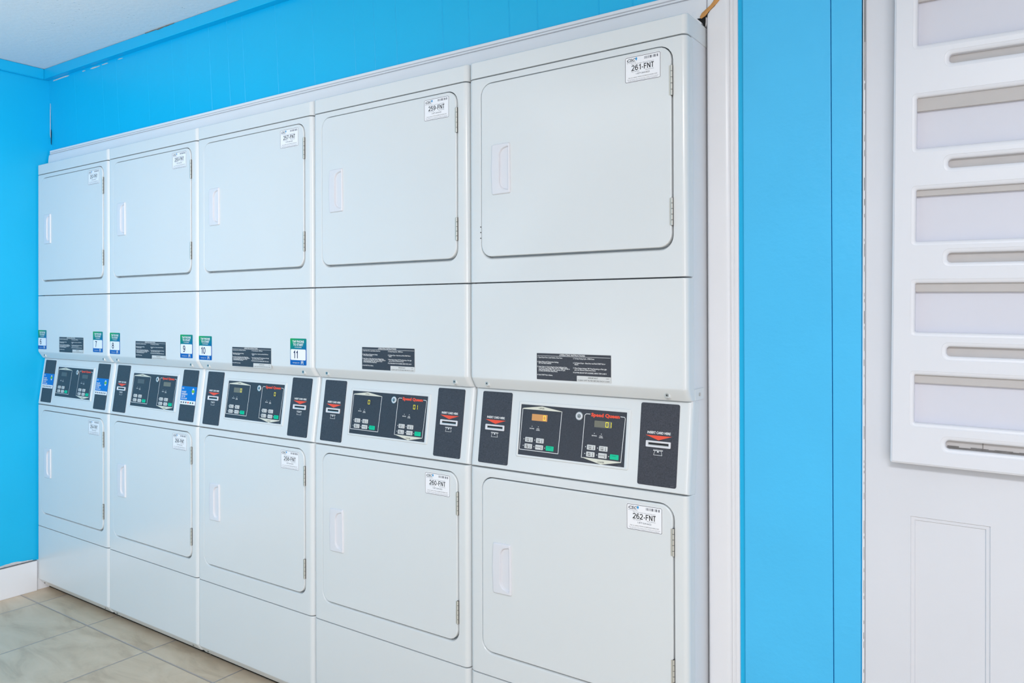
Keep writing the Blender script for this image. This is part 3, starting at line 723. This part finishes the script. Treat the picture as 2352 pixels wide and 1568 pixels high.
def display_mesh(mode, x0, x1, z0, z1):
    b = B(); base = {'dim': DISPD, 'dark': OVER, 'grey': DISPG, 'amber': DISPO}[mode[0]]
    b.slab(rrect(x0, x1, z0, z1, 0.0006, 2), -0.0022, -0.0010, base)
    for ch, cx, m in mode[1]:
        hw, hh, t = 0.0042, 0.0068, 0.0013; cz = (z0 + z1) / 2; X = x0 + cx * (x1 - x0)
        S = {'a': (-hw, hw, hh - t, hh), 'd': (-hw, hw, -hh, -hh + t), 'b': (hw - t, hw, 0.0004, hh), 'c': (hw - t, hw, -hh, -0.0004), 'f': (-hw, -hw + t, 0.0004, hh), 'e': (-hw, -hw + t, -hh, -0.0004), 'g': (-hw, hw, -t / 2, t / 2)}
        for s in SEGS[ch]:
            a = S[s]; b.rect(X + a[0], X + a[1], cz + a[2], cz + a[3], -0.0025, m)
    b.recalc(); return b.build('display', matrix=SL, wn=False)
def lock_mesh():
    b = B(); cx, cz = 0.3635, 0.1738
    b.cyl((cx, -0.0024, cz), 0.0116, 0.003, 'y', METAL, 28); b.cyl((cx, -0.0043, cz), 0.0098, 0.0010, 'y', PLASTIC, 28, r2=0.0092)
    b.cyl((cx, -0.0050, cz), 0.0056, 0.0006, 'y', DARKM, 24); b.cyl((cx, -0.0053, cz), 0.0048, 0.0006, 'y', METAL, 24); b.cyl((cx, -0.0057, cz), 0.0013, 0.0006, 'y', DARKM, 14); b.box(cx - 0.0006, cx + 0.0006, -0.0060, -0.0056, cz - 0.0034, cz + 0.001, DARKM)
    b.recalc(); return b.build('key_lock', matrix=SL)
def pay_sticker(x0, x1, zt, zb, icons):
    b = B(); y = -0.0018
    b.slab(rrect(x0, x1, zb, zt, 0.001, 2), y, -0.0011, BRIGHTB); y -= 0.0002
    b.rect(x0, x1, zb, zb + 0.0165, y, PAPER, 0.001)
    w_ = x1 - x0
    b.text('CSC', x0 + 0.005, zt - 0.0110, 0.0075, y, WHITEINK, bold=0.03)
    for s, dz in (('FOR BEST', 0.026), ('EXPERIENCE', 0.035), ('USE THE', 0.044), ('CSC GO APP', 0.053)): b.text(s, x0 + 0.005, zt - dz, 0.0085, y, WHITEINK, bold=0.03, sx=0.85)
    cx = x0 + w_ * 0.78; cz = zt - 0.019
    b.flat([(cx - 0.008, cz + 0.006), (cx, cz + 0.014), (cx + 0.008, cz + 0.006)], y, WHITEINK); b.flat([(cx + 0.008, cz - 0.006), (cx, cz - 0.014), (cx - 0.008, cz - 0.006)], y, WHITEINK)
    b.rect(cx - 0.0095, cx + 0.0095, cz - 0.0050, cz + 0.0050, y, LIME, 0.003)
    for i in range(6):
        m = (GREYINK, GREYINK, GREYINK, RED, TEAL, GREYINK)[i] if icons else GREYINK
        b.rect(x0 + 0.005 + i * w_ * 0.15, x0 + 0.005 + i * w_ * 0.15 + w_ * 0.09, zb + 0.005, zb + 0.0115, y - 0.0002, m)
    return b.build('pay_app_sticker', matrix=SL, wn=False)
def screw_mesh(x, z, y, boss=True):
    b = B()
    if boss: b.cyl((x, y + 0.0050, z), 0.0125, 0.010, 'y', ENAMEL, 24, r2=0.0068)
    b.cyl((x, y - 0.0002, z), 0.0052, 0.0016, 'y', METAL, 16); b.cyl((x, y - 0.0010, z), 0.0022, 0.0006, 'y', DARKM, 6)
    b.recalc(); return b.build('screw')
lint_bend = lambda z: 0.0 if z > 1.1975 else (0.022 * ((1.1975 - z) / 0.034) ** 1.15)
kick_bend = lambda z: 0.0 if z > 0.062 else (0.024 * ((0.062 - z) / 0.034) ** 1.1)

SH = {}
SH['top_cap'] = skin(0.0, WD, Z0 + GAP / 2, 2.1335, rx=0.016, rz=0.006, rzb=0.0006, depth=0.68).build('top_cap')
b = skin(0.0, WD, Z1 + GAP / 2, Z0 - GAP / 2, inner=door_recess(*UD)); sharp(b.bm, 60); SH['fu'] = b.build('front_panel')
b = skin(0.0, WD, Z3 + GAP / 2, Z2 - GAP / 2, inner=door_recess(*LD)); sharp(b.bm, 60); SH['fl'] = b.build('front_panel')
b = skin(0.0, WD, 1.1635, Z1 - GAP / 2, cuts=(1.1975, 1.192, 1.185, 1.175), bend=lint_bend, cr=0.003); SH['lint'] = b.build('lint_access_panel')
b = skin(0.0, WD, 0.0270, Z3 - GAP / 2, cuts=(0.062, 0.056, 0.047, 0.038), bend=kick_bend, cr=0.003); SH['kick'] = b.build('kick_panel')
b = skin(0.0, WD, GAP / 2, 0.2335, rx=0.014, rz=0.004, depth=0.045); SH['ctl'] = b.build('control_panel', matrix=SL)
b = B(); b.box(0.0016, WD - 0.0016, 0.036, 0.680, 0.022, Z0 + 0.002, CABINET, 0.001)
for x in (0.04, 0.644):
    for y in (0.08, 0.62): b.cyl((x, y, 0.011), 0.016, 0.024, 'z', DARKM, 12)
b.box(0.004, WD - 0.004, 0.055, 0.060, 0.001, 0.022, BLACK)
b.recalc(); SH['cab'] = b.build('cabinet')
b = B(); b.box(WD - 0.0010, WD + 0.0008, 0.045, 0.105, 1.1640, 1.1930, ENAMEL, 0.0005); b.cyl((WD + 0.0015, 0.075, 1.178), 0.0045, 0.002, 'x', METAL, 12); b.recalc(); SH['tab'] = b.build('side_tab')
SH['du'] = door_mesh(*UD, 1.8035); SH['dl'] = door_mesh(*LD, 0.6490)
SH['hu'] = handle_mesh(1.8035); SH['hl'] = handle_mesh(0.6490)
SH['hi'] = [hinge_mesh(2.0070, 1.9305), hinge_mesh(1.6750, 1.6050), hinge_mesh(0.8480, 0.7780), hinge_mesh(0.5210, 0.4510)]
SH['placard'] = placard()
SH['sl'] = screw_mesh(0.058, 1.1790, 0.0090); SH['sr'] = screw_mesh(0.6245, 1.1780, 0.0090)
SH['kl'] = screw_mesh(0.050, 0.0420, 0.0130, False); SH['kr'] = screw_mesh(0.634, 0.0420, 0.0130, False)
SH['pl'] = card_plate_mesh(0.0300, 0.1365); SH['pr'] = card_plate_mesh(0.5445, 0.6510)
SH['cl'] = card_slot_mesh(0.0828); SH['cr'] = card_slot_mesh(0.5978)
SH['ov'] = overlay_mesh(); SH['lock'] = lock_mesh()
BT = []
for ox, oz in ((0, 0), (0.2005, -0.0025)):
    BT += [button_mesh('HIGH TEMP', 0.2048 + ox, 0.0955 + oz), button_mesh('LOW TEMP', 0.2416 + ox, 0.0953 + oz), button_mesh('MED TEMP', 0.2038 + ox, 0.0770 + oz),
           button_mesh('DELICATES', 0.2404 + ox, 0.0768 + oz), button_mesh('START', 0.2752 + ox, 0.0768 + oz)]
DU = (0.2095, 0.2610, 0.1500, 0.1685); DL = (0.4110, 0.4625, 0.1480, 0.1655)
DISP = [(('dim', ()), ('dim', ())), (('dim', ()), ('grey', ())),
        (('grey', (('0', 0.86, SEG),)), ('dark', (('0', 0.86, SEG),))),
        (('dark', (('0', 0.80, SEG),)), ('dark', (('0', 0.80, SEG), ('1', 1.0, SEG)))),
        (('amber', (('0', 0.82, SEGO),)), ('grey', (('0', 0.74, SEG), ('1', 0.92, SEG))))]
LAB = ['white stacked dryer tagged 253-FNT and 254-FNT, in the corner by the blue wall',
       'white stacked dryer tagged 255-FNT above and 256-FNT below, with phone stickers 8 and 9',
       'white stacked dryer tagged 257-FNT above and 258-FNT below, with phone stickers 10 and 11',
       'white stacked dryer tagged 259-FNT above and 260-FNT below, without phone stickers',
       'white stacked dryer tagged 261-FNT and 262-FNT, at the right end beside the casing']
OFF = [0.0, -0.001, -0.003, 0.0, 0.003]
TAPS = [(('6', 0.012, 1.3035), ('7', 0.5500, 1.3030)), (('8', 0.0130, 1.2995), ('9', 0.5650, 1.2995)), (('10', 0.0100, 1.2960), ('11', 0.5660, 1.2965)), (), ()]
for i in range(5):
    X = i * 0.686 + OFF[i]
    root = thing('stacked_dryer', (X, 0, 0), LAB[i], 'dryer', 'white stacked dryers in a row along the wall')
    put('cabinet', SH['cab'], root); put('top_cap', SH['top_cap'], root)
    if i == 4:
        put('side_tab', SH['tab'], root)
    put('front_panel', SH['fu'], root); put('front_panel', SH['fl'], root)
    if i == 4:
        hb = B()
        for zz in (1.640, 1.624, 1.607): hb.flat(circ(0.0440, zz, 0.0019, 10), -0.0004, BLACK)
        put('screw_hole', hb.build('screw_hole', wn=False), bpy.data.objects['front_panel.008'], label='three dark holes left of the upper door')
    kk = put('kick_panel', SH['kick'], root)
    put('screw', SH['kl'], kk); put('screw', SH['kr'], kk)
    for di, (dk, hk, hs, zt, code) in enumerate((('du', 'hu', (0, 1), 2.0480, 253 + 2 * i), ('dl', 'hl', (2, 3), 0.8945, 254 + 2 * i))):
        d = put('door', SH[dk], root)
        put('handle', SH[hk], d)
        for h in hs: put('hinge', SH['hi'][h], d, label='metal hinge')
        put('service_sticker', service_sticker('%d-FNT' % code, 0.5165 - (0.002 if i < 2 else 0), zt), d, label='white sticker reading %d-FNT' % code)
    lp_ = put('lint_access_panel', SH['lint'], root)
    put('screw', SH['sl'], lp_); put('screw', SH['sr'], lp_)
    pz = {0: 0.0, 1: -0.0, 2: 0.0}.get(i, 0)
    dz = (0.0, -0.006, -0.0145, 0, 0)[i] + (0.0, 0.0, 0.0, 0, 0)[i]
    dz = (0.000, -0.0075, -0.016, 0.0, 0.0)[i]
    pl = put('instruction_placard', SH['placard'], lp_, loc=((-0.009, -0.012, -0.012, 0, 0)[i], 0, (-0.0015, -0.008, -0.0165, 0, 0)[i]), label='dark operating instructions placard')
    for num, tx, tz in TAPS[i]: put('tap_phone_sticker', tap_sticker(num, tx, tz), lp_, label='green and blue sticker with number ' + num)
    c = put('control_panel', SH['ctl'], root)
    put('keypad_overlay', SH['ov'], c, label='dark keypad overlay with UPPER and LOWER frames')
    put('card_reader_plate', SH['pl'], c, label='left charcoal card plate'); put('card_reader_plate', SH['pr'], c, label='right charcoal card plate')
    hasL = i != 0; hasR = i > 1
    if hasL: put('card_slot', SH['cl'], c)
    else: put('pay_app_sticker', pay_sticker(0.0300, 0.1365, 0.1560, 0.0840, False), c, label='blue pay app sticker')
    if hasR: put('card_slot', SH['cr'], c)
    else: put('pay_app_sticker', pay_sticker(0.5445, 0.6510, 0.1560, 0.0820, i == 1), c, label='blue pay app sticker')
    for me in BT: put('keypad_button', me, c, label='green start button' if GREEN in list(me.materials) else None)
    put('key_lock', SH['lock'], c)
    put('display', display_mesh(DISP[i][0], *DU), c); put('display', display_mesh(DISP[i][1], *DL), c)
